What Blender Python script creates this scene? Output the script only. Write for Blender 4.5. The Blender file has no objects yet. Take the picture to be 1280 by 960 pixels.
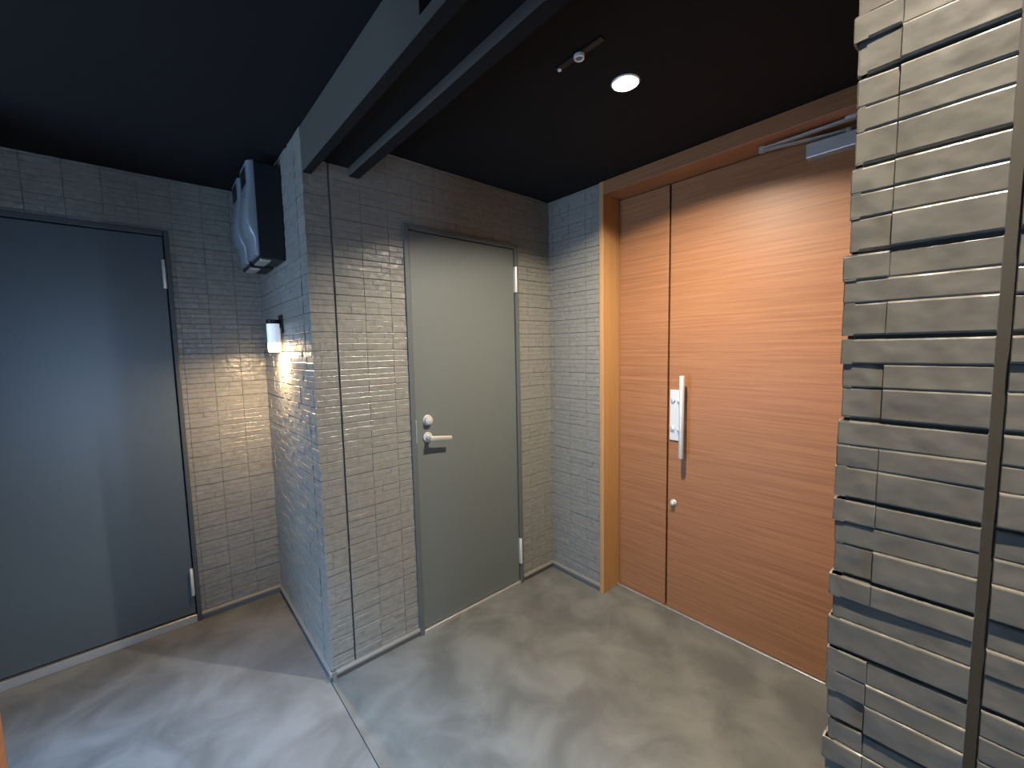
import bpy, bmesh, math, random
from mathutils import Vector, Matrix

random.seed(11)
SC = bpy.context.scene
COL = SC.collection

# ------------------------------------------------------------------ measures (metres)
CAM = Vector((-1.9589, -1.8623, 1.4760))
CR = Vector((0.75210999, -0.65871532, -0.02060809))
CU = Vector((0.07232436, 0.05141688, 0.99605496))
CD = Vector((0.65505706, 0.75063336, -0.08631231))
FPX = 518.05
XB = -1.4375          # face of the projecting block and of the front pillar
YL = 0.9565           # wall with the dark blue door
XD = 0.1412           # face of the wooden door
YP = -1.770           # edge of the front pillar
ZC = 2.378            # ceiling
PER = 0.0806          # siding module height (three courses)
ZG = 1.4811 - 18 * PER

# ------------------------------------------------------------------ helpers
def obj(name, bm, mat, parent=None, smooth=False):
    me = bpy.data.meshes.new(name)
    bmesh.ops.recalc_face_normals(bm, faces=bm.faces)
    bm.to_mesh(me); bm.free()
    if smooth:
        for p in me.polygons: p.use_smooth = True
    o = bpy.data.objects.new(name, me); COL.objects.link(o)
    if mat: me.materials.append(mat)
    if parent:
        me.transform(Matrix.Translation(-world_loc(parent)))
        o.parent = parent
    return o

def world_loc(o):
    v = Vector((0, 0, 0))
    while o is not None:
        v += o.location; o = o.parent
    return v

def tag(o, label, cat=None, group=None, kind=None):
    if label: o['label'] = label
    if cat: o['category'] = cat
    if group: o['group'] = group
    if kind: o['kind'] = kind
    return o

def empty(name, loc):
    o = bpy.data.objects.new(name, None); COL.objects.link(o); o.location = loc
    o.empty_display_size = 0.1
    return o

def smooth_sharp(o, ang=35):
    for p in o.data.polygons: p.use_smooth = True
    bm = bmesh.new(); bm.from_mesh(o.data)
    for e in bm.edges:
        if len(e.link_faces) == 2 and e.calc_face_angle(0) > math.radians(ang): e.smooth = False
    bm.to_mesh(o.data); bm.free()

def box(bm, a, b, bev=0.0, seg=1):
    x0, x1 = sorted((a[0], b[0])); y0, y1 = sorted((a[1], b[1])); z0, z1 = sorted((a[2], b[2]))
    vs = [bm.verts.new(p) for p in ((x0,y0,z0),(x1,y0,z0),(x1,y1,z0),(x0,y1,z0),(x0,y0,z1),(x1,y0,z1),(x1,y1,z1),(x0,y1,z1))]
    fs = [bm.faces.new([vs[i] for i in f]) for f in ((3,2,1,0),(4,5,6,7),(0,1,5,4),(1,2,6,5),(2,3,7,6),(3,0,4,7))]
    if bev > 0:
        es = {e for f in fs for e in f.edges}
        bmesh.ops.bevel(bm, geom=list(es), offset=bev, segments=seg, profile=0.5, affect='EDGES')

def tube(bm, p0, p1, r0, r1=None, n=28, bev=0.0, seg=2):
    p0, p1 = Vector(p0), Vector(p1); r1 = r0 if r1 is None else r1
    d = (p1 - p0); L = d.length; d.normalize()
    q = d.to_track_quat('Z', 'Y').to_matrix()
    prof = [(0, 0), (r0, 0), (r1, L), (0, L)]
    if bev > 0:
        prof = [(0, 0)]
        for i in range(seg + 1):
            a = math.pi / 2 * i / seg; prof.append((r0 - bev + bev * math.sin(a), bev - bev * math.cos(a)))
        for i in range(seg + 1):
            a = math.pi / 2 * i / seg; prof.append((r1 - bev + bev * math.cos(a), L - bev + bev * math.sin(a)))
        prof.append((0, L))
    lathe(bm, prof, n, lambda r, h, c, s: p0 + q @ Vector((r * c, r * s, h)))

def lathe(bm, prof, n, f):
    rings = []
    for r, h in prof:
        if r < 1e-7: rings.append([bm.verts.new(f(0, h, 1, 0))])
        else: rings.append([bm.verts.new(f(r, h, math.cos(2*math.pi*k/n), math.sin(2*math.pi*k/n))) for k in range(n)])
    for A, B in zip(rings, rings[1:]):
        for k in range(n):
            k2 = (k + 1) % n
            v = [A[0], B[k2], B[k]] if len(A) == 1 else [A[k], A[k2], B[0]] if len(B) == 1 else [A[k], A[k2], B[k2], B[k]]
            if len(A) == 1 and len(B) == 1: continue
            bm.faces.new(v)

def extrude_poly(bm, pts, axis, a, b):
    """polygon in the two other axes, extruded along axis from a to b"""
    def mk(p, t):
        l = list(p); l.insert(axis, t); return bm.verts.new(l)
    A = [mk(p, a) for p in pts]; B = [mk(p, b) for p in pts]
    bm.faces.new(A); bm.faces.new(B[::-1])
    for i in range(len(pts)):
        j = (i + 1) % len(pts); bm.faces.new([A[i], B[i], B[j], A[j]])

# ------------------------------------------------------------------ materials
def mat(name):
    m = bpy.data.materials.new(name); m.use_nodes = True
    nt = m.node_tree; b = nt.nodes['Principled BSDF']
    return m, nt, b

def paint(name, col, rough=0.5, metal=0.0, bump=0.0, bscale=200, spec=0.5, var=0.0):
    m, nt, b = mat(name)
    b.inputs['Base Color'].default_value = (*col, 1)
    b.inputs['Roughness'].default_value = rough
    b.inputs['Metallic'].default_value = metal
    b.inputs['Specular IOR Level'].default_value = spec
    tc = nt.nodes.new('ShaderNodeTexCoord'); nz = nt.nodes.new('ShaderNodeTexNoise')
    nz.inputs['Scale'].default_value = bscale; nz.inputs['Detail'].default_value = 3
    nt.links.new(tc.outputs['Object'], nz.inputs['Vector'])
    if bump > 0:
        bp = nt.nodes.new('ShaderNodeBump'); bp.inputs['Strength'].default_value = bump; bp.inputs['Distance'].default_value = 0.002
        nt.links.new(nz.outputs['Fac'], bp.inputs['Height']); nt.links.new(bp.outputs['Normal'], b.inputs['Normal'])
    mr = nt.nodes.new('ShaderNodeMapRange')
    mr.inputs['To Min'].default_value = max(0.02, rough - 0.05); mr.inputs['To Max'].default_value = min(1, rough + 0.05)
    nt.links.new(nz.outputs['Fac'], mr.inputs['Value']); nt.links.new(mr.outputs['Result'], b.inputs['Roughness'])
    return m

def emit(name, col, strength):
    m, nt, b = mat(name)
    b.inputs['Base Color'].default_value = (0.8, 0.8, 0.8, 1)
    b.inputs['Emission Color'].default_value = (*col, 1); b.inputs['Emission Strength'].default_value = strength
    return m

def brick_mat(name='glazed_siding'):
    m, nt, b = mat(name)
    tc = nt.nodes.new('ShaderNodeTexCoord')
    n1 = nt.nodes.new('ShaderNodeTexNoise'); n1.inputs['Scale'].default_value = 38; n1.inputs['Detail'].default_value = 1.5
    n2 = nt.nodes.new('ShaderNodeTexNoise'); n2.inputs['Scale'].default_value = 350; n2.inputs['Detail'].default_value = 2
    for n in (n1, n2): nt.links.new(tc.outputs['Object'], n.inputs['Vector'])
    cr = nt.nodes.new('ShaderNodeValToRGB')
    cr.color_ramp.elements[0].position = 0.3; cr.color_ramp.elements[0].color = (0.1715, 0.1621, 0.1402, 1)
    cr.color_ramp.elements[1].position = 0.75; cr.color_ramp.elements[1].color = (0.2153, 0.2037, 0.1759, 1)
    nt.links.new(n1.outputs['Fac'], cr.inputs['Fac']); nt.links.new(cr.outputs['Color'], b.inputs['Base Color'])
    mr = nt.nodes.new('ShaderNodeMapRange'); mr.inputs['To Min'].default_value = 0.24; mr.inputs['To Max'].default_value = 0.40
    b.inputs['Specular IOR Level'].default_value = 0.7
    nt.links.new(n1.outputs['Fac'], mr.inputs['Value']); nt.links.new(mr.outputs['Result'], b.inputs['Roughness'])
    b1 = nt.nodes.new('ShaderNodeBump'); b1.inputs['Strength'].default_value = 0.75; b1.inputs['Distance'].default_value = 0.004
    b2 = nt.nodes.new('ShaderNodeBump'); b2.inputs['Strength'].default_value = 0.06; b2.inputs['Distance'].default_value = 0.001
    nt.links.new(n1.outputs['Fac'], b1.inputs['Height']); nt.links.new(n2.outputs['Fac'], b2.inputs['Height'])
    nt.links.new(b1.outputs['Normal'], b2.inputs['Normal']); nt.links.new(b2.outputs['Normal'], b.inputs['Normal'])
    return m

def wood_mat(name, dark, light, scale, rough=0.46):
    m, nt, b = mat(name)
    tc = nt.nodes.new('ShaderNodeTexCoord')
    def noise(sc, detail, dist=0.0):
        mp = nt.nodes.new('ShaderNodeMapping'); mp.inputs['Scale'].default_value = sc
        n = nt.nodes.new('ShaderNodeTexNoise'); n.inputs['Scale'].default_value = 1; n.inputs['Detail'].default_value = detail
        n.inputs['Distortion'].default_value = dist
        nt.links.new(tc.outputs['Object'], mp.inputs['Vector']); nt.links.new(mp.outputs['Vector'], n.inputs['Vector'])
        return n
    a = noise(scale, 5, 0.3); c = noise(tuple(s * 4 for s in scale), 3)
    mx = nt.nodes.new('ShaderNodeMath'); mx.operation = 'MULTIPLY_ADD'; mx.inputs[1].default_value = 0.55
    sc2 = nt.nodes.new('ShaderNodeMath'); sc2.operation = 'MULTIPLY'; sc2.inputs[1].default_value = 0.45
    nt.links.new(c.outputs['Fac'], sc2.inputs[0])
    nt.links.new(a.outputs['Fac'], mx.inputs[0]); nt.links.new(sc2.outputs['Value'], mx.inputs[2])
    cr = nt.nodes.new('ShaderNodeValToRGB')
    cr.color_ramp.elements[0].position = 0.40; cr.color_ramp.elements[0].color = (*dark, 1)
    cr.color_ramp.elements[1].position = 0.60; cr.color_ramp.elements[1].color = (*light, 1)
    nt.links.new(mx.outputs['Value'], cr.inputs['Fac']); nt.links.new(cr.outputs['Color'], b.inputs['Base Color'])
    b.inputs['Roughness'].default_value = rough; b.inputs['Specular IOR Level'].default_value = 0.34
    bp = nt.nodes.new('ShaderNodeBump'); bp.inputs['Strength'].default_value = 0.12; bp.inputs['Distance'].default_value = 0.001
    nt.links.new(mx.outputs['Value'], bp.inputs['Height']); nt.links.new(bp.outputs['Normal'], b.inputs['Normal'])
    return m

def floor_mat(name, lo, hi, seed):
    m, nt, b = mat(name)
    tc = nt.nodes.new('ShaderNodeTexCoord'); mp = nt.nodes.new('ShaderNodeMapping')
    mp.inputs['Location'].default_value = (seed, seed * 1.7, 0)
    nt.links.new(tc.outputs['Object'], mp.inputs['Vector'])
    n1 = nt.nodes.new('ShaderNodeTexNoise'); n1.inputs['Scale'].default_value = 4.2; n1.inputs['Detail'].default_value = 6; n1.inputs['Roughness'].default_value = 0.55; n1.inputs['Distortion'].default_value = 0.6
    n2 = nt.nodes.new('ShaderNodeTexNoise'); n2.inputs['Scale'].default_value = 260; n2.inputs['Detail'].default_value = 2
    nt.links.new(mp.outputs['Vector'], n1.inputs['Vector']); nt.links.new(tc.outputs['Object'], n2.inputs['Vector'])
    cr = nt.nodes.new('ShaderNodeValToRGB')
    cr.color_ramp.elements[0].position = 0.38; cr.color_ramp.elements[0].color = (*lo, 1)
    cr.color_ramp.elements[1].position = 0.64; cr.color_ramp.elements[1].color = (*hi, 1)
    nt.links.new(n1.outputs['Fac'], cr.inputs['Fac'])
    mx = nt.nodes.new('ShaderNodeMix'); mx.data_type = 'RGBA'; mx.blend_type = 'OVERLAY'; mx.inputs['Factor'].default_value = 0.18
    nt.links.new(cr.outputs['Color'], mx.inputs['A']); nt.links.new(n2.outputs['Color'], mx.inputs['B'])
    hs = nt.nodes.new('ShaderNodeHueSaturation'); hs.inputs['Saturation'].default_value = 1.0
    nt.links.new(cr.outputs['Color'], hs.inputs['Color'])
    nt.links.new(hs.outputs['Color'], b.inputs['Base Color'])
    b.inputs['Roughness'].default_value = 0.55
    bp = nt.nodes.new('ShaderNodeBump'); bp.inputs['Strength'].default_value = 0.12; bp.inputs['Distance'].default_value = 0.001
    nt.links.new(n2.outputs['Fac'], bp.inputs['Height']); nt.links.new(bp.outputs['Normal'], b.inputs['Normal'])
    return m

M_BRICK = brick_mat()
M_JOINT = paint('joint_sealant', (0.0766, 0.0708, 0.0613), 0.6)
M_FLOOR = floor_mat('cloudy_vinyl', (0.0759, 0.0745, 0.0672), (0.1285, 0.1256, 0.1139), 3.1)
M_FLOOR2 = floor_mat('cloudy_vinyl_hall', (0.0803, 0.0796, 0.0766), (0.1351, 0.1343, 0.1299), 8.4)
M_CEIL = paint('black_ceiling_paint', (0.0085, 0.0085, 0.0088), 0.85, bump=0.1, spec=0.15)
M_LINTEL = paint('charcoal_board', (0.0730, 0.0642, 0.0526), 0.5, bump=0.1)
M_STEEL = paint('grey_steel_paint', (0.1095, 0.1212, 0.1139), 0.42, bump=0.04, bscale=500)
M_STEEL_B = paint('slate_steel_paint', (0.066, 0.084, 0.096), 0.34, bump=0.03, bscale=500, spec=0.6)
M_FRAME = paint('dark_frame_paint', (0.085, 0.091, 0.086), 0.4)
M_FRAME_B = paint('dark_blue_frame_paint', (0.050, 0.058, 0.062), 0.4)
M_SKIRT = paint('dark_trim', (0.1606, 0.1496, 0.1314), 0.42)
M_NICKEL = paint('satin_nickel', (0.66, 0.64, 0.60), 0.34, metal=0.6)
M_ALU = paint('silver_paint', (0.60, 0.59, 0.57), 0.35, metal=0.35)
M_HINGE = paint('hinge_metal', (0.78, 0.74, 0.66), 0.4, metal=0.5)
M_STAIN = paint('stainless_sill', (0.66, 0.65, 0.62), 0.33, metal=0.85)
M_WOOD = wood_mat('orange_brown_veneer', (0.2190, 0.0905, 0.0350), (0.2957, 0.1285, 0.0540), (2.0, 1.3, 95.0))
M_JAMB = wood_mat('light_brown_jamb', (0.3796, 0.1935, 0.0715), (0.4234, 0.2226, 0.0876), (60.0, 60.0, 1.2))
M_GAP = paint('black_gap', (0.01, 0.01, 0.01), 0.8)
M_CLOSER = paint('closer_silver', (0.45, 0.45, 0.44), 0.4, metal=0.5)
M_BLACK = paint('black_plastic', (0.008, 0.009, 0.011), 0.4, spec=0.3)
M_GLOSS = paint('smoke_cover', (0.14, 0.155, 0.165), 0.22)
M_BAFFLE = paint('lamp_baffle', (0.30, 0.29, 0.27), 0.5)
M_WHITE = paint('white_trim', (0.80, 0.79, 0.76), 0.4)
M_LAMPBODY = None

# ------------------------------------------------------------------ brick siding
def siding(bm, O, U, N, u0, u1, z0, z1, cols, holes=(), seed=0, wrap0=0, wrap1=0, dmax=0.0034, back=0.004, gap=0.0022, corner=None, mi=0):
    """courses of narrow moulded bricks. point = O + U*u + N*n + z; cols = sorted list of column seams;
    corner = set of column indices that belong to a corner strip"""
    rnd = random.Random(seed)
    O, U, N = Vector(O), Vector(U), Vector(N); Z = Vector((0, 0, 1))
    def P(u, n, z): return O + U * u + N * n + Z * z
    def quad(a, b, c, d): bm.faces.new([bm.verts.new(p) for p in (a, b, c, d)]).material_index = mi
    # backing sheet, split around the openings
    us = sorted({u0, u1, *[h[0] for h in holes], *[h[1] for h in holes]}); zs = sorted({z0, z1, *[h[2] for h in holes], *[h[3] for h in holes]})
    us = [u for u in us if u0 <= u <= u1]; zs = [z for z in zs if z0 <= z <= z1]
    for a, b in zip(us, us[1:]):
        for c, d in zip(zs, zs[1:]):
            if any(h[0] - 1e-6 <= a and b <= h[1] + 1e-6 and h[2] - 1e-6 <= c and d <= h[3] + 1e-6 for h in holes): continue
            quad(P(a, -back, c), P(b, -back, c), P(b, -back, d), P(a, -back, d))
    def brick(a, b, c, d, n):
        if b - a < 0.004 or d - c < 0.004: return
        for h in holes:
            if a < h[1] and b > h[0] and c < h[3] and d > h[2]:
                # trim against the opening
                if c < h[3] < d and not (c < h[2]): 
                    c2 = h[3]
                    # part above
                    brick_raw(a, b, c2, d, n) if d - c2 > .004 else None
                    for (p, q) in ((a, h[0]), (h[1], b)):
                        if q - p > .004 : brick_raw(p, q, c, c2, n)
                    return
                for (p, q) in ((a, h[0]), (h[1], b)):
                    if q - p > .004: brick_raw(p, q, c, d, n)
                return
        brick_raw(a, b, c, d, n)
    def brick_raw(a, b, c, d, n):
        ch, cx = 0.0019, 0.0006
        g = 0.0
        t = rnd.uniform(-.0006, .0006); t2 = rnd.uniform(-.0005, .0005)
        ea = n if (wrap0 and abs(a - u0) < 1e-5) else 0
        eb = n if (wrap1 and abs(b - u1) < 1e-5) else 0
        a -= ea; b += eb
        r0 = [P(a+g, -back, c+g), P(b-g, -back, c+g), P(b-g, -back, d-g), P(a+g, -back, d-g)]
        r1 = [P(a+g, n-ch+t, c+g), P(b-g, n-ch-t, c+g), P(b-g, n-ch-t+t2, d-g), P(a+g, n-ch+t+t2, d-g)]
        r2 = [P(a+cx*.35, n-ch*.3+t, c+ch*.35), P(b-cx*.35, n-ch*.3-t, c+ch*.35), P(b-cx*.35, n-ch*.3-t+t2, d-ch*.35), P(a+cx*.35, n-ch*.3+t+t2, d-ch*.35)]
        r3 = [P(a+cx, n+t, c+ch), P(b-cx, n-t, c+ch), P(b-cx, n-t+t2, d-ch), P(a+cx, n+t+t2, d-ch)]
        R = [[bm.verts.new(p) for p in r] for r in (r0, r1, r2, r3)]
        for A, B in zip(R, R[1:]):
            for i in range(4): bm.faces.new([A[i], A[(i+1) % 4], B[(i+1) % 4], B[i]])
        bm.faces.new(R[3])
    k0 = math.floor((z0 - ZG) / PER) - 1; k1 = math.ceil((z1 - ZG) / PER) + 1
    for k in range(k0, k1):
        zb = ZG + k * PER
        for ci, (ca, cb) in enumerate(zip(cols, cols[1:])):
            ca2, cb2 = max(ca, u0), min(cb, u1)
            if cb2 - ca2 < .004: continue
            W = cb - ca
            is_c = corner and ci in corner
            jl = 0.0005 if not is_c else 0.0
            h = [0.0305 + rnd.uniform(-.0012, .0012), 0.0228 + rnd.uniform(-.001, .001)]
            ys = [0, h[0], h[0] + h[1], PER - gap]
            base = rnd.uniform(0, .0014)
            for r in range(3):
                c, d = zb + ys[r], zb + ys[r+1]
                c, d = max(c, z0), min(d, z1)
                if d - c < .004: continue
                lv = lambda: base + rnd.choice((0, .33, .66, 1.0)) * (dmax - .0014) + rnd.uniform(-.0003, .0003)
                s = rnd.random()
                f = 0.30 if is_c and s < .62 else None if is_c else (None if s < .3 else rnd.choice((.33, .5, .5, .67)))
                if is_c and is_c == 'x': f = None
                if f is None:
                    brick(ca2 + (jl if ca > u0 else 0), cb2 - (jl if cb < u1 else 0), c, d, lv())
                else:
                    if is_c and corner[ci] < 0: f = 1 - f
                    m_ = ca + W * f
                    if m_ <= ca2 + .004 or m_ >= cb2 - .004: brick(ca2, cb2, c, d, lv())
                    else:
                        brick(ca2 + (jl if ca > u0 else 0), m_, c, d, lv())
                        brick(m_, cb2 - (jl if cb < u1 else 0), c, d, lv())

def wobj(name, bm):
    o = obj(name, bm, M_BRICK); o.data.materials.append(M_JOINT); return o
JW = 0.008   # recessed vertical joint between corner strip and panels
# ------------------------------------------------------------------ floor, ceiling
bm = bmesh.new(); box(bm, (-4.2, -5.0, -0.06), (XB - 0.012, 1.1, 0.0)); box(bm, (XB - 0.012, 0.0, -0.06), (XB + .02, 1.1, 0.0)); f1 = obj('floor', bm, M_FLOOR2)
tag(f1, 'grey cloudy vinyl floor of the corridor in front of the dark blue door', 'floor', kind='structure')
bm = bmesh.new(); box(bm, (XB - 0.009, -2.2, -0.06), (0.4, 0.12, 0.001)); f2 = obj('floor_alcove', bm, M_FLOOR)
tag(f2, 'grey cloudy vinyl floor of the lit entrance alcove', 'floor', kind='structure')
bm = bmesh.new(); box(bm, (-4.2, -5.0, -0.08), (0.4, 1.1, -0.0605))
tag(obj('trim_1', bm, M_GAP), 'dark joint line between the two floor areas', 'floor joint', kind='structure')

def plate_with_holes(bm, x0, x1, y0, y1, z, holes, n=40):
    """horizontal sheet with round holes (cx,cy,r), cut out of square cells"""
    xs = sorted({x0, x1, *[h[0] - .12 for h in holes], *[h[0] + .12 for h in holes]})
    ys = sorted({y0, y1, *[h[1] - .12 for h in holes], *[h[1] + .12 for h in holes]})
    for a, b in zip(xs, xs[1:]):
        for c, d in zip(ys, ys[1:]):
            hit = [h for h in holes if abs((a + b) / 2 - h[0]) < .05 and abs((c + d) / 2 - h[1]) < .05]
            if not hit:
                bm.faces.new([bm.verts.new(p) for p in ((a, c, z), (b, c, z), (b, d, z), (a, d, z))]); continue
            cx, cy, r = hit[0]
            inn, out = [], []
            for k in range(n):
                t = 2 * math.pi * k / n; co, si = math.cos(t), math.sin(t); m_ = .12 / max(abs(co), abs(si))
                inn.append(bm.verts.new((cx + r * co, cy + r * si, z))); out.append(bm.verts.new((cx + m_ * co, cy + m_ * si, z)))
            for k in range(n):
                j = (k + 1) % n; bm.faces.new([inn[k], inn[j], out[j], out[k]])
DL = (-0.655, -0.995)          # alcove downlight
DL2 = (-1.78, -1.93)           # unseen corridor downlight behind the camera
DL3 = (-2.32, -0.995)  # unseen lamp added for the cool light on the corridor floor
bm = bmesh.new(); plate_with_holes(bm, -4.2, 0.4, -5.0, 1.1, ZC, [(DL[0], DL[1], .043), (DL2[0], DL2[1], .043), (DL3[0], DL3[1], .043)])
ceil = obj('ceiling', bm, M_CEIL); tag(ceil, 'black painted ceiling over corridor and alcove', 'ceiling', kind='structure')
bm = bmesh.new(); box(bm, (-4.2, -5.0, ZC + .12), (0.4, 1.1, ZC + .16))
tag(obj('ceiling_slab', bm, M_GAP), 'dark slab above the black ceiling', 'ceiling', kind='structure')

# ------------------------------------------------------------------ brick walls
def cols_from(start, step, end):
    r = [start]; s = 1 if end > start else -1
    while (end - r[-1]) * s > 1e-6: r.append(r[-1] + s * step if abs(end - r[-1]) > step else end)
    return sorted(r)
DOORB = (-1.0035, -0.277, -1, 2.077)         # opening of the grey door in wall_back
bm = bmesh.new()
c = [XB, XB + .101 - JW / 2]
siding(bm, (0, 0, 0), (1, 0, 0), (0, -1, 0), XB, XB + .101 - JW/2, 0.045, ZC, c, seed=3, wrap0=1, corner={0: 1})
siding(bm, (0, 0, 0), (1, 0, 0), (0, -1, 0), XB + .101 + JW/2, 0.0, 0.045, ZC, cols_from(XB + .101 + JW/2, .1265, 0.0), holes=[DOORB], seed=4)
siding(bm, (0, 0, 0), (1, 0, 0), (0, -1, 0), XB + .101 - JW/2, XB + .101 + JW/2, 0.0, ZC, [XB + 1], seed=4, back=.0055, mi=1)
tag(wobj('wall_back', bm), 'dark grey-brown narrow brick wall around the plain grey door', 'wall', kind='structure')
bm = bmesh.new()
siding(bm, (XB, 0, 0), (0, 1, 0), (-1, 0, 0), 0.0, .101 - JW/2, 0.045, ZC, [0.0, .101 - JW/2], seed=5, wrap0=1, corner={0: 1})
siding(bm, (XB, 0, 0), (0, 1, 0), (-1, 0, 0), .101 + JW/2, YL, 0.045, ZC, cols_from(.101 + JW/2, .1265, YL), seed=6)
siding(bm, (XB, 0, 0), (0, 1, 0), (-1, 0, 0), .101 - JW/2, .101 + JW/2, 0.0, ZC, [9], seed=6, back=.0055, mi=1)
tag(wobj('wall_side', bm), 'glossy narrow brick wall carrying the small wall lamp', 'wall', kind='structure')
bm = bmesh.new()
DOORL = (-2.70, -1.840, -1, 2.109)
siding(bm, (0, YL, 0), (1, 0, 0), (0, -1, 0), -2.715, XB, 0.045, ZC, cols_from(XB, .1265, -2.715), holes=[DOORL], seed=7)
tag(obj('wall_left', bm, M_BRICK), 'narrow brick wall around the dark blue door', 'wall', kind='structure')
bm = bmesh.new()
siding(bm, (0, 0, 0), (0, -1, 0), (-1, 0, 0), 0.0, 0.400, 0.045, ZC, [0.0, .035, .165, .295, .425], seed=8)
tag(obj('wall_right', bm, M_BRICK), 'narrow brick wall strip left of the wooden door', 'wall', kind='structure')
# front pillar: its face continues the plane of the lamp wall
bm = bmesh.new()
siding(bm, (XB, YP, 0), (0, -1, 0), (-1, 0, 0), 0.0, .101 - JW/2, 0.0, ZC, [0.0, .101 - JW/2], seed=21, wrap0=1, corner={0: 1}, dmax=.0048, back=.006, gap=.0034)
siding(bm, (XB, YP, 0), (0, -1, 0), (-1, 0, 0), .101 + JW/2, 3.2, 0.0, ZC, cols_from(.101 + JW/2, .1265, 3.2), seed=22, dmax=.0048, back=.006, gap=.0034)
siding(bm, (XB, YP, 0), (0, -1, 0), (-1, 0, 0), .101 - JW/2, .101 + JW/2, 0.0, ZC, [9], seed=6, back=.0055, mi=1)
siding(bm, (XB, YP, 0), (1, 0, 0), (0, 1, 0), 0.0, .101, 0.0, ZC, [0.0, .101], seed=21, wrap0=1, corner={0: 1}, dmax=.0048, back=.006, gap=.0034)
siding(bm, (XB, YP, 0), (1, 0, 0), (0, 1, 0), .101, 1.5, 0.0, ZC, cols_from(.101, .1265, 1.5), seed=24)
tag(wobj('wall_pillar', bm), 'large narrow-brick pillar close by at the right', 'wall', kind='structure')
# unseen enclosure: plain walls, openings and partition added to steer the daylight
M_PLAIN = paint('grey_plaster', (0.1168, 0.1132, 0.1095), 0.6)
OPX0, OPX1, OPZ = -2.95, -2.3, 1.8        # opening added in the rear wall, for blue light on the left door
OPY0, OPY1, OPS = -0.75, 0.37, 1.75                 # opening added in the far wall, for cool light on the lamp wall
bm = bmesh.new(); box(bm, (-4.3, -5.1, 0), (OPX0, -5.0, ZC)); box(bm, (OPX1, -5.1, 0), (0.5, -5.0, ZC)); box(bm, (OPX0, -5.1, OPZ), (OPX1, -5.0, ZC))
tag(obj('wall_rear', bm, M_PLAIN), 'unseen grey wall behind the camera with an opening added for daylight', 'wall', kind='structure')
bm = bmesh.new(); box(bm, (-4.3, OPY1, 0), (-4.2, 1.2, ZC)); box(bm, (-4.3, -5.0, 0), (-4.2, OPY0, ZC)); box(bm, (-4.3, OPY0, OPS), (-4.2, OPY1, ZC))
box(bm, (-4.2, .45, 0), (-2.715, 1.1, ZC)); box(bm, (-4.2, .38, 0), (-2.715, .45, ZC)); box(bm, (-4.2, -.86, 0), (-2.75, -.76, ZC))  # side passage walls added to screen pillar and left door from daylight
tag(obj('wall_far', bm, M_PLAIN), 'unseen grey wall at the far left with added daylight opening and light-screening partition', 'wall', kind='structure')
bm = bmesh.new(); box(bm, (-4.3, 1.1, -.08), (0.5, 1.2, ZC + .16)); box(bm, (0.4, -5.1, -.08), (0.5, 1.2, ZC + .16)); box(bm, (-4.3, -5.1, ZC), (-4.2, 1.2, ZC + .16)); box(bm, (-4.3, -5.1, ZC), (.5, -5.0, ZC + .16))
tag(obj('wall_outer', bm, M_PLAIN), 'outer shell behind the brick walls', 'wall', kind='structure')

# ------------------------------------------------------------------ lintel over the alcove opening
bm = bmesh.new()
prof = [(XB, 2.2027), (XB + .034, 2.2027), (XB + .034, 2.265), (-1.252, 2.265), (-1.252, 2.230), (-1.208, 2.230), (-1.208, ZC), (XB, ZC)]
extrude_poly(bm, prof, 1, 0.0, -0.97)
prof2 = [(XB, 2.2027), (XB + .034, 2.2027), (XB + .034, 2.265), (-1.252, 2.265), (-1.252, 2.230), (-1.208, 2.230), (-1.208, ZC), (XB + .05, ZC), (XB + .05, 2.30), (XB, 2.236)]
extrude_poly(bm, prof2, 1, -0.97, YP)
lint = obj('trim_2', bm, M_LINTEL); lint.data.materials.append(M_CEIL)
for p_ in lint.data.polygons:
    if p_.normal.x > -0.5: p_.material_index = 1  # all but the corridor-side faces go black, underside shade put into the colour
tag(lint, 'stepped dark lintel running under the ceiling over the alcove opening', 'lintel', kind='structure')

# ------------------------------------------------------------------ skirting
def skirting(name, a, b, n, label, ext=(0, 0)):
    """thin proud strip with a shadow gap beneath, from a to b (xy) with outward normal n"""
    a, b, n = Vector(a), Vector(b), Vector(n); d = (b - a).normalized()
    a = a - d * ext[0]; b = b + d * ext[1]
    bm = bmesh.new()
    prof = [(-.012, 0.0), (.003, 0.0), (.003, .024), (.013, .026), (.0145, .030), (.0135, .037), (.006, .046), (-.012, .046)]
    A = [bm.verts.new((*(a + n * p), z)) for p, z in prof]; B = [bm.verts.new((*(b + n * p), z)) for p, z in prof]
    bm.faces.new(A); bm.faces.new(B[::-1])
    for i in range(len(prof)):
        j = (i + 1) % len(prof); bm.faces.new([A[i], B[i], B[j], A[j]])
    return tag(obj(name, bm, M_SKIRT), label, 'skirting', kind='structure')
skirting('baseboard_back', (XB, 0), (-1.0068, 0), (0, -1), 'dark skirting under the brick wall left of the grey door', ext=(.0145, 0))
skirting('baseboard_back_corner', (-0.2738, 0), (0, 0), (0, -1), 'short dark skirting between grey door and inner corner')
skirting('baseboard_right', (0, 0), (0, -0.398), (-1, 0), 'dark skirting left of the wooden door')
skirting('baseboard_side', (XB, 0), (XB, YL), (-1, 0), 'dark skirting under the wall lamp', ext=(.0145, 0))
skirting('baseboard_left', (-1.8371, YL), (XB, YL), (0, -1), 'dark skirting right of the dark blue door')
bm = bmesh.new()

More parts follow.
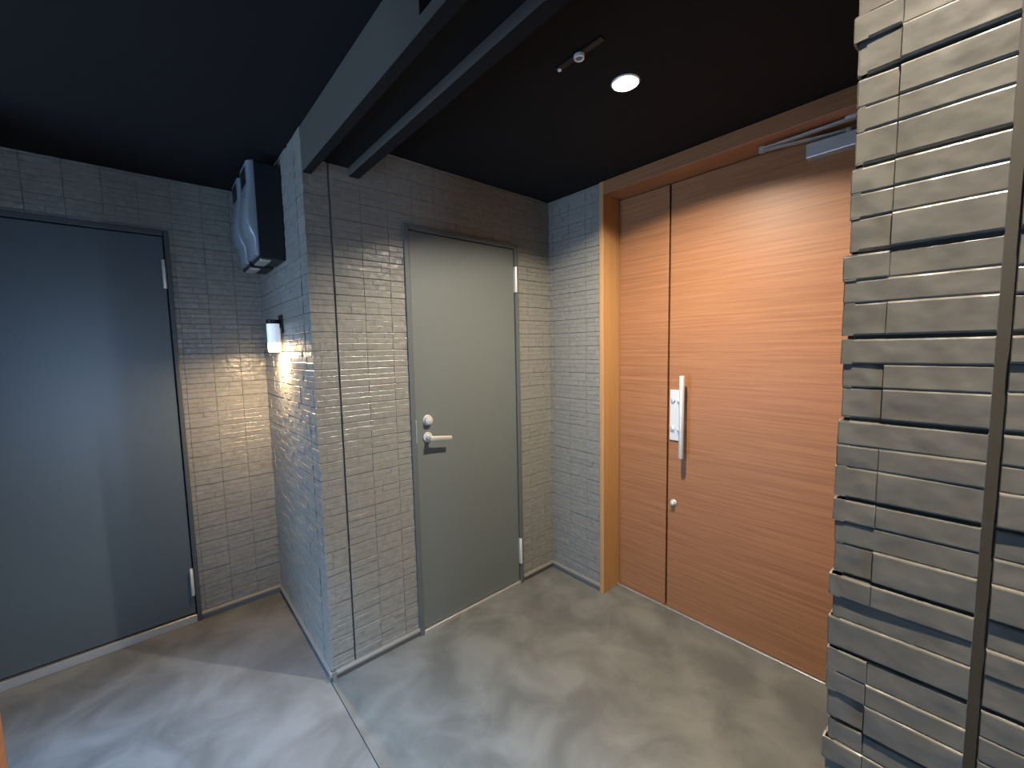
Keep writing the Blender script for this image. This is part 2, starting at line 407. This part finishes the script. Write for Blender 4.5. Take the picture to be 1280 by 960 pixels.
# ------------------------------------------------------------------ doors
def steel_door(name, x0, x1, y, H, leaf, fw, mleaf, mframe, label, thresh, hinges, hx):
    """x0..x1 outer frame, y wall face, leaf = (xa, xb, za, zb)"""
    root = empty(name, ((x0 + x1) / 2, y, 0)); tag(root, label, 'door', kind='structure')
    xa, xb, za, zb = leaf
    bm = bmesh.new()
    for (p, q) in ((x0, xa - .004), (xb + .004, x1)):
        box(bm, (p, y - .012, 0), (q, y + .10, H), .003, 2)
    box(bm, (xa - .003, y - .012, zb + .004), (xb + .003, y + .10, H), .003, 2)
    for (p, q) in ((xa - .004, xa + .02), (xb - .02, xb + .004)):
        box(bm, (p, y + .048, 0), (q, y + .10, zb + .004))
    obj('frame', bm, mframe, root)
    bm = bmesh.new(); box(bm, (xa, y - .002, za), (xb, y + .040, zb), .0025, 2)
    lf = obj('leaf', bm, mleaf, root)
    bm = bmesh.new()
    box(bm, (xa - .003, y - .014, 0.0), (xb + .003, y + .05, thresh), .002, 1)
    obj('threshold', bm, M_STAIN, root)['label'] = 'stainless steel threshold'
    bm = bmesh.new(); box(bm, (xa, y + .06, 0), (xb, y + .09, zb)); obj('backing_panel', bm, M_GAP, root)
    for (za_, zb_) in hinges:
        bm = bmesh.new()
        tube(bm, (hx, y - .013, za_), (hx, y - .013, zb_), .0082, n=20, bev=.002)
        tube(bm, (hx, y - .013, (za_ + zb_) / 2 - .0006), (hx, y - .013, (za_ + zb_) / 2 + .0006), .0086, n=20)
        box(bm, (hx - .006, y - .013, za_), (hx + .006, y + .002, zb_))
        h = obj('hinge', bm, M_HINGE, root); smooth_sharp(h); h['label'] = 'silver hinge'
    return root
d1 = steel_door('door_1', -1.0068, -0.2738, 0.0, 2.080, (-.9775, -.3050, .026, 2.050), .029, M_STEEL, M_FRAME,
                'plain grey steel door with lever handle in the back brick wall', .022, [(1.802, 1.951), (.135, .295)], -.2985)
# lever set of the grey door
dlk = bmesh.new()
tube(dlk, (-.9127, .000, 1.1195), (-.9127, -.007, 1.1195), .027, n=36, bev=.002)
tube(dlk, (-.9127, -.004, 1.1195), (-.9127, -.026, 1.1195), .0235, .021, n=36, bev=.004)
lk = obj('lock_cylinder', dlk, M_NICKEL, d1); smooth_sharp(lk); lk['label'] = 'round nickel lock above the lever'
bm = bmesh.new(); tube(bm, (-.9127, -.024, 1.1195), (-.9127, -.028, 1.1195), .011, n=24, bev=.001)
box(bm, (-.9133, -.0284, 1.1135), (-.9121, -.0282, 1.1255))
smooth_sharp(obj('keyway', bm, M_ALU, lk))
bm = bmesh.new()
tube(bm, (-.9160, .000, 1.0330), (-.9160, -.009, 1.0330), .026, n=36, bev=.003)
tube(bm, (-.9160, -.005, 1.0330), (-.9160, -.046, 1.0330), .0135, .0115, n=28, bev=.002)
lev = obj('lever_handle', bm, M_NICKEL, d1); smooth_sharp(lev); lev['label'] = 'satin nickel lever handle'
bm = bmesh.new()
path = [(-.927, 0), (-.905, -.001), (-.88, -.0035), (-.85, -.0075), (-.82, -.011), (-.803, -.0135)]
ring = []
for i, (x, dz) in enumerate(path):
    hh = (.0115, .0110, .0103, .0100, .0098, .0092)[i]; th = (.007, .007, .0055, .005, .005, .0045)[i]
    ring.append([bm.verts.new((x, -.052 + th * sy * k, 1.033 + dz + hh * sz)) for sy, sz, k in ((-1,-.6,1),(-.6,-1,1),(.6,-1,1),(1,-.6,1),(1,.6,1),(.6,1,1),(-.6,1,1),(-1,.6,1))])
for A, B in zip(ring, ring[1:]):
    for i in range(8): bm.faces.new([A[i], A[(i+1) % 8], B[(i+1) % 8], B[i]])
bm.faces.new(ring[0]); bm.faces.new(ring[-1][::-1])
gr = obj('grip', bm, M_NICKEL, lev); smooth_sharp(gr, 50)
bm = bmesh.new(); box(bm, (-.9835, -.0135, 1.012), (-.9785, -.004, 1.130), .0008)
obj('strike_plate', bm, M_STAIN, d1)['label'] = 'thin steel strike plate at the door edge'

d2 = steel_door('door_2', -2.70, -1.8371, YL, 2.112, (-2.672, -1.8615, .052, 2.081), .029, M_STEEL_B, M_FRAME_B,
                'dark blue steel door cut by the left edge of the photo', .044, [(1.818, 1.965), (.156, .308)], -1.8675)

# ------------------------------------------------------------------ wooden entrance door
Y0, YS0, YS1, Y1, ZT = -0.4266, -0.7335, -0.7440, -1.610, 2.308
d3 = empty('door_3', (XD, -1.0, 0)); tag(d3, 'orange-brown wooden entrance door with long silver pull bar', 'door', kind='structure')
bm = bmesh.new()
box(bm, (-.0120, -.3985, 0), (XD + .045, Y0, ZC), .0025, 2)
box(bm, (-.0120, Y1, 0), (XD + .045, Y1 - .028, ZC), .0025, 2)
fr = obj('jamb', bm, M_JAMB, d3); fr['label'] = 'lighter brown side jambs of the wooden door'
bm = bmesh.new(); box(bm, (-.0115, Y0, ZT), (XD + .045, Y1, ZC), .0025, 2); obj('header', bm, M_WOOD, d3)
bm = bmesh.new(); box(bm, (XD, Y0 - .003, .010), (XD + .04, YS0, ZT - .004), .0015, 1)
obj('narrow_leaf', bm, M_WOOD, d3)
bm = bmesh.new(); box(bm, (XD, YS1, .010), (XD + .04, Y1 + .003, ZT - .004), .0015, 1)
wl = obj('wide_leaf', bm, M_WOOD, d3)
bm = bmesh.new(); box(bm, (XD - .007, YS0 + .014, .003), (XD + .004, YS0 - .0035, ZT - .006), .002, 2)
obj('meeting_strip', bm, M_WOOD, d3)
bm = bmesh.new(); box(bm, (XD + .041, Y0, 0), (XD + .06, Y1, ZT)); obj('backing_panel', bm, M_GAP, d3)
bm = bmesh.new(); box(bm, (XD - .010, Y0, 0.001), (XD + .04, Y1, .0075), .001); obj('threshold', bm, M_STAIN, d3)['label'] = 'thin bright steel sill strip'
# pull handle
bm = bmesh.new(); box(bm, (XD - .0075, -.7530, .9640), (XD + .001, -.812, 1.2375), .002, 2)
hp = obj('pull_handle', bm, M_ALU, d3); hp['label'] = 'silver handle plate with long round pull bar'
bm = bmesh.new(); tube(bm, (.0880, -.8415, .885), (.0880, -.8415, 1.316), .0125, n=28, bev=.002)
smooth_sharp(obj('bar', bm, M_ALU, hp))
for z in (1.178, 1.024):
    bm = bmesh.new(); tube(bm, (XD - .004, -.800, z), (.0880, -.8400, z), .0085, n=20)
    smooth_sharp(obj('post', bm, M_ALU, hp))
for z in (1.183, 1.030):
    bm = bmesh.new(); tube(bm, (XD - .006, -.772, z), (XD - .017, -.772, z), .0125, .0115, n=28, bev=.0015)
    box(bm, (XD - .0173, -.7714, z - .006), (XD - .0168, -.7726, z + .006))
    smooth_sharp(obj('key_cylinder', bm, M_NICKEL, hp))
bm = bmesh.new()
tube(bm, (XD + .001, -.779, .6195), (XD - .005, -.779, .6195), .0165, n=30, bev=.0015)
tube(bm, (XD - .004, -.779, .6195), (XD - .021, -.779, .6195), .0125, .0115, n=30, bev=.002)
lo = obj('lower_lock', bm, M_ALU, d3); smooth_sharp(lo); lo['label'] = 'small round silver lock low on the door'
# door closer
bm = bmesh.new(); box(bm, (XD - .048, -1.340, 2.212), (XD + .001, -1.575, 2.268), .004, 2)
cb = obj('door_closer', bm, M_CLOSER, d3); cb['label'] = 'silver door closer body with folding arm'
bm = bmesh.new()
def bar3(bm, a, b, w, t):
    a, b = Vector(a), Vector(b); d = (b - a).normalized(); s = Vector((0, 0, 1)).cross(d).normalized()
    vs = [[bm.verts.new(p + s * (w / 2 * i) + Vector((0, 0, t / 2 * j))) for i, j in ((-1,-1),(1,-1),(1,1),(-1,1))] for p in (a, b)]
    bm.faces.new(vs[0]); bm.faces.new(vs[1][::-1])
    for i in range(4): bm.faces.new([vs[0][i], vs[0][(i+1) % 4], vs[1][(i+1) % 4], vs[1][i]])
bar3(bm, (XD - .024, -1.470, 2.279), (.048, -1.195, 2.281), .020, .006)
bar3(bm, (.048, -1.188, 2.288), (.064, -1.500, 2.298), .020, .006)
tube(bm, (.048, -1.195, 2.274), (.048, -1.195, 2.296), .012, n=20)
tube(bm, (XD - .024, -1.470, 2.266), (XD - .024, -1.470, 2.286), .011, n=20)
obj('arm', bm, M_CLOSER, cb)
bm = bmesh.new(); box(bm, (.050, -1.470, 2.297), (.085, -1.540, ZT), .002); obj('bracket', bm, M_CLOSER, cb)

# ------------------------------------------------------------------ wood post at the far left
bm = bmesh.new(); box(bm, (-2.180, -1.095, 0), (-2.1348, -1.050, ZC), .003, 2)
tag(obj('trim_3', bm, M_WOOD), 'brown wooden post at the lower left edge of the photo', 'post', kind='structure')

# ------------------------------------------------------------------ downlights
def downlight(cx, cy, label, watts, col, cut, rad, off=0.0):
    dep = .0385 / math.tan(math.radians(cut)) - .002; zt = max(.034, dep + .012)
    r = empty('ceiling_downlight', (cx, cy, ZC)); tag(r, label, 'ceiling light', 'recessed ceiling downlights')
    F = lambda rr, h, c, s: Vector((cx + rr * c, cy + rr * s, ZC + h))
    bm = bmesh.new(); lathe(bm, [(.0405, .004), (.0405, -.001), (.0425, -.0035), (.047, -.0030), (.0485, -.0005), (.0485, -.0002)], 48, F)
    t = obj('trim_ring', bm, M_WHITE, r, True); t['label'] = 'thin bright ring around the lamp'
    bm = bmesh.new(); lathe(bm, [(.0405, .000), (.039, zt * .5), (.037, zt)], 48, F)
    obj('reflector', bm, M_BAFFLE, r, True)
    bm = bmesh.new(); lathe(bm, [(.037, zt), (.030, zt - .004), (.018, zt - .008), (0, zt - .010)], 48, F)
    obj('lens', bm, emit('lamp_glow', (1.0, .86, .66), 22), r, True)
    L = bpy.data.lights.new('downlight_beam', 'AREA'); L.shape = 'DISK'; L.size = rad * 2; L.energy = watts; L.color = col; L.spread = math.radians(155)
    lo = bpy.data.objects.new('downlight_beam', L); COL.objects.link(lo); lo.parent = r; lo.location = (off, 0, dep)
    return r
downlight(*DL, 'glowing round downlight recessed in the black alcove ceiling', 59, (1.0, .90, .74), 69.5, .010, -.016)
downlight(*DL2, 'round downlight recessed in the corridor ceiling above the camera', 20.5, (1.0, .87, .70), 37, .016)
downlight(*DL3, 'unseen downlight added left of the camera for the cool corridor light', 112, (.22, .54, 1.0), 33, .010, .006)

# ------------------------------------------------------------------ ceiling sensor
s = empty('ceiling_sensor', (-.890, -.985, ZC)); tag(s, 'small black ceiling sensor with pale ring left of the downlight', 'sensor')
bm = bmesh.new(); box(bm, (-.901, -1.075, ZC - .005), (-.879, -.893, ZC), .002, 2); obj('base_plate', bm, M_BLACK, s)
F = lambda rr, h, c, s_: Vector((-.890 + rr * c, -.985 + rr * s_, ZC + h))
bm = bmesh.new(); lathe(bm, [(.0165, -.005), (.0165, -.013), (.0150, -.016), (.0125, -.016), (.0115, -.012), (.0115, -.005)], 36, F); o = obj('ring', bm, M_WHITE, s, True); o['label'] = 'pale ring'
bm = bmesh.new(); lathe(bm, [(.0112, -.006), (.0105, -.011), (.007, -.016), (0, -.018)], 32, F); obj('dome', bm, M_GLOSS, s, True)
F = lambda rr, h, c, s_: Vector((-.888 + rr * c, -.902 + rr * s_, ZC + h))
bm = bmesh.new(); lathe(bm, [(.006, -.005), (.006, -.009), (.004, -.0105), (0, -.011)], 24, F); obj('screw', bm, M_WHITE, s, True)

# ------------------------------------------------------------------ wall lamp
SX, SY = -1.4775, .500
w = empty('wall_lamp', (XB, SY, 1.55)); tag(w, 'small white cylinder wall lamp glowing on the glossy brick wall', 'wall lamp')
F = lambda rr, h, c, s_: Vector((SX + rr * c, SY + rr * s_, h))
bm = bmesh.new(); lathe(bm, [(0, 1.642), (.026, 1.642), (.0305, 1.638), (.0305, 1.622), (0, 1.622)], 40, F); smooth_sharp(obj('cap', bm, M_BLACK, w))
bm = bmesh.new(); box(bm, (SX + .02, SY - .016, 1.60), (XB - .001, SY + .016, 1.638), .003, 2); box(bm, (XB - .010, SY - .03, 1.575), (XB - .001, SY + .03, 1.665), .003, 2); obj('bracket', bm, M_BLACK, w)
m, nt, b = mat('lit_opal_glass'); b.inputs['Base Color'].default_value = (.85, .85, .84, 1); b.inputs['Roughness'].default_value = .25
b.inputs['Emission Color'].default_value = (.80, .88, 1.0, 1); b.inputs['Emission Strength'].default_value = .42
bm = bmesh.new(); lathe(bm, [(0, 1.621), (.0295, 1.621), (.0295, 1.526), (0, 1.526)], 40, F); o = obj('shade', bm, m, w); smooth_sharp(o); o['label'] = 'opal white upper shade'
bm = bmesh.new(); lathe(bm, [(0, 1.525), (.0290, 1.525), (.0290, 1.486), (.0265, 1.4815), (0, 1.4805)], 40, F); o = obj('glowing_glass', bm, emit('warm_lamp_glass', (1.0, .70, .36), 14), w); smooth_sharp(o); o['label'] = 'brightly glowing lower end'
L = bpy.data.lights.new('lamp_beam', 'AREA'); L.shape = 'DISK'; L.size = .04; L.energy = 14.5; L.color = (1.0, .72, .42);
lo = bpy.data.objects.new('lamp_beam', L); COL.objects.link(lo); lo.parent = w; lo.location = (SX - XB, 0, 1.479 - 1.55)

# ------------------------------------------------------------------ wall boxes above the lamp
def wall_box(y0, y1, label):
    zb, zt, xf = 1.905, 2.330, -1.572
    r = empty('wall_box', (XB, (y0 + y1) / 2, zb)); tag(r, label, 'wall box', 'tall black boxes above the wall lamp')
    bm = bmesh.new(); box(bm, (XB - .003, y0, zb), (xf + .022, y1, zt), .006, 2); obj('housing', bm, M_BLACK, r)
    # front cover: profile seen from the side, bulging over the lower two thirds
    prof = [(xf + .024, zb + .012), (xf + .010, zb + .014), (xf + .006, zb + .03), (xf + .005, zb + .095), (xf - .006, zb + .115), (xf - .017, zb + .150), (xf - .019, zb + .190),
            (xf - .013, zb + .250), (xf - .006, zb + .300), (xf - .002, zb + .318), (xf - .002, zt - .004), (xf + .006, zt), (xf + .024, zt)]
    bm = bmesh.new(); W = y1 - y0
    st = [(0, 1), (0, .012), (.006, .004), (.016, 0), (W - .016, 0), (W - .006, .004), (W, .012), (W, 1)]
    cols = []
    for dy, back in st:
        cols.append([bm.verts.new((min(x + back, xf + .024), y0 + dy, z)) for x, z in prof])
    for A, B in zip(cols, cols[1:]):
        for i in range(len(prof) - 1): bm.faces.new([A[i], A[i+1], B[i+1], B[i]])
    cv = obj('cover', bm, M_GLOSS, r); smooth_sharp(cv, 40); cv['label'] = 'glossy bulging front cover'
    bm = bmesh.new(); box(bm, (xf - .0045, y0 + .040, zt - .095), (xf + .002, y1 - .040, zt - .020), .003, 2)
    o = obj('window', bm, M_BLACK, cv); o['label'] = 'small black display window'
    bm = bmesh.new(); box(bm, (xf + .030, y0 + .025, zb - .007), (XB - .062, y1 - .025, zb + .003), .002)
    o = obj('bottom_plate', bm, M_STAIN, r); o['label'] = 'bright metal plate under the box'
wall_box(.322, .512, 'tall black wall box with glossy cover above the lamp, nearer of the two')
wall_box(.570, .760, 'tall black wall box with glossy cover, farther one half hidden behind its twin')

# ------------------------------------------------------------------ daylight through the added rear and side openings
W = bpy.data.worlds.new('daylight'); SC.world = W; W.use_nodes = True
bg = W.node_tree.nodes['Background']; bg.inputs['Color'].default_value = (.42, .64, 1.0, 1); bg.inputs['Strength'].default_value = 15.5
L = bpy.data.lights.new('rear_opening_portal', 'AREA'); L.shape = 'RECTANGLE'; L.size = OPX1 - OPX0; L.size_y = OPZ; L.cycles.is_portal = True
p = bpy.data.objects.new('rear_opening_portal', L); COL.objects.link(p); p.location = ((OPX0 + OPX1) / 2, -5.05, OPZ / 2); p.rotation_euler = (math.pi / 2, 0, 0)

L = bpy.data.lights.new('side_portal', 'AREA'); L.shape = 'RECTANGLE'; L.size = OPS; L.size_y = OPY1 - OPY0; L.cycles.is_portal = True
p = bpy.data.objects.new('side_portal', L); COL.objects.link(p); p.location = (-4.25, (OPY0 + OPY1) / 2, OPS / 2); p.rotation_euler = (0, -math.pi / 2, 0)

# ------------------------------------------------------------------ camera, view
cd = bpy.data.cameras.new('camera'); cam = bpy.data.objects.new('camera', cd); COL.objects.link(cam)
cd.sensor_fit = 'HORIZONTAL'; cd.sensor_width = 36.0; cd.lens = FPX / 1280 * 36.0; cd.clip_start = .02
cam.matrix_world = Matrix(((CR.x, CU.x, -CD.x, CAM.x), (CR.y, CU.y, -CD.y, CAM.y), (CR.z, CU.z, -CD.z, CAM.z), (0, 0, 0, 1)))
SC.camera = cam
v = SC.view_settings; v.view_transform = 'Standard'; v.look = 'None'; v.gamma = 1; v.exposure = 0.0; v.use_curve_mapping = False
SC.cycles.use_denoising = True
SC.cycles.max_bounces = 8
SC.cycles.sample_clamp_indirect = 6
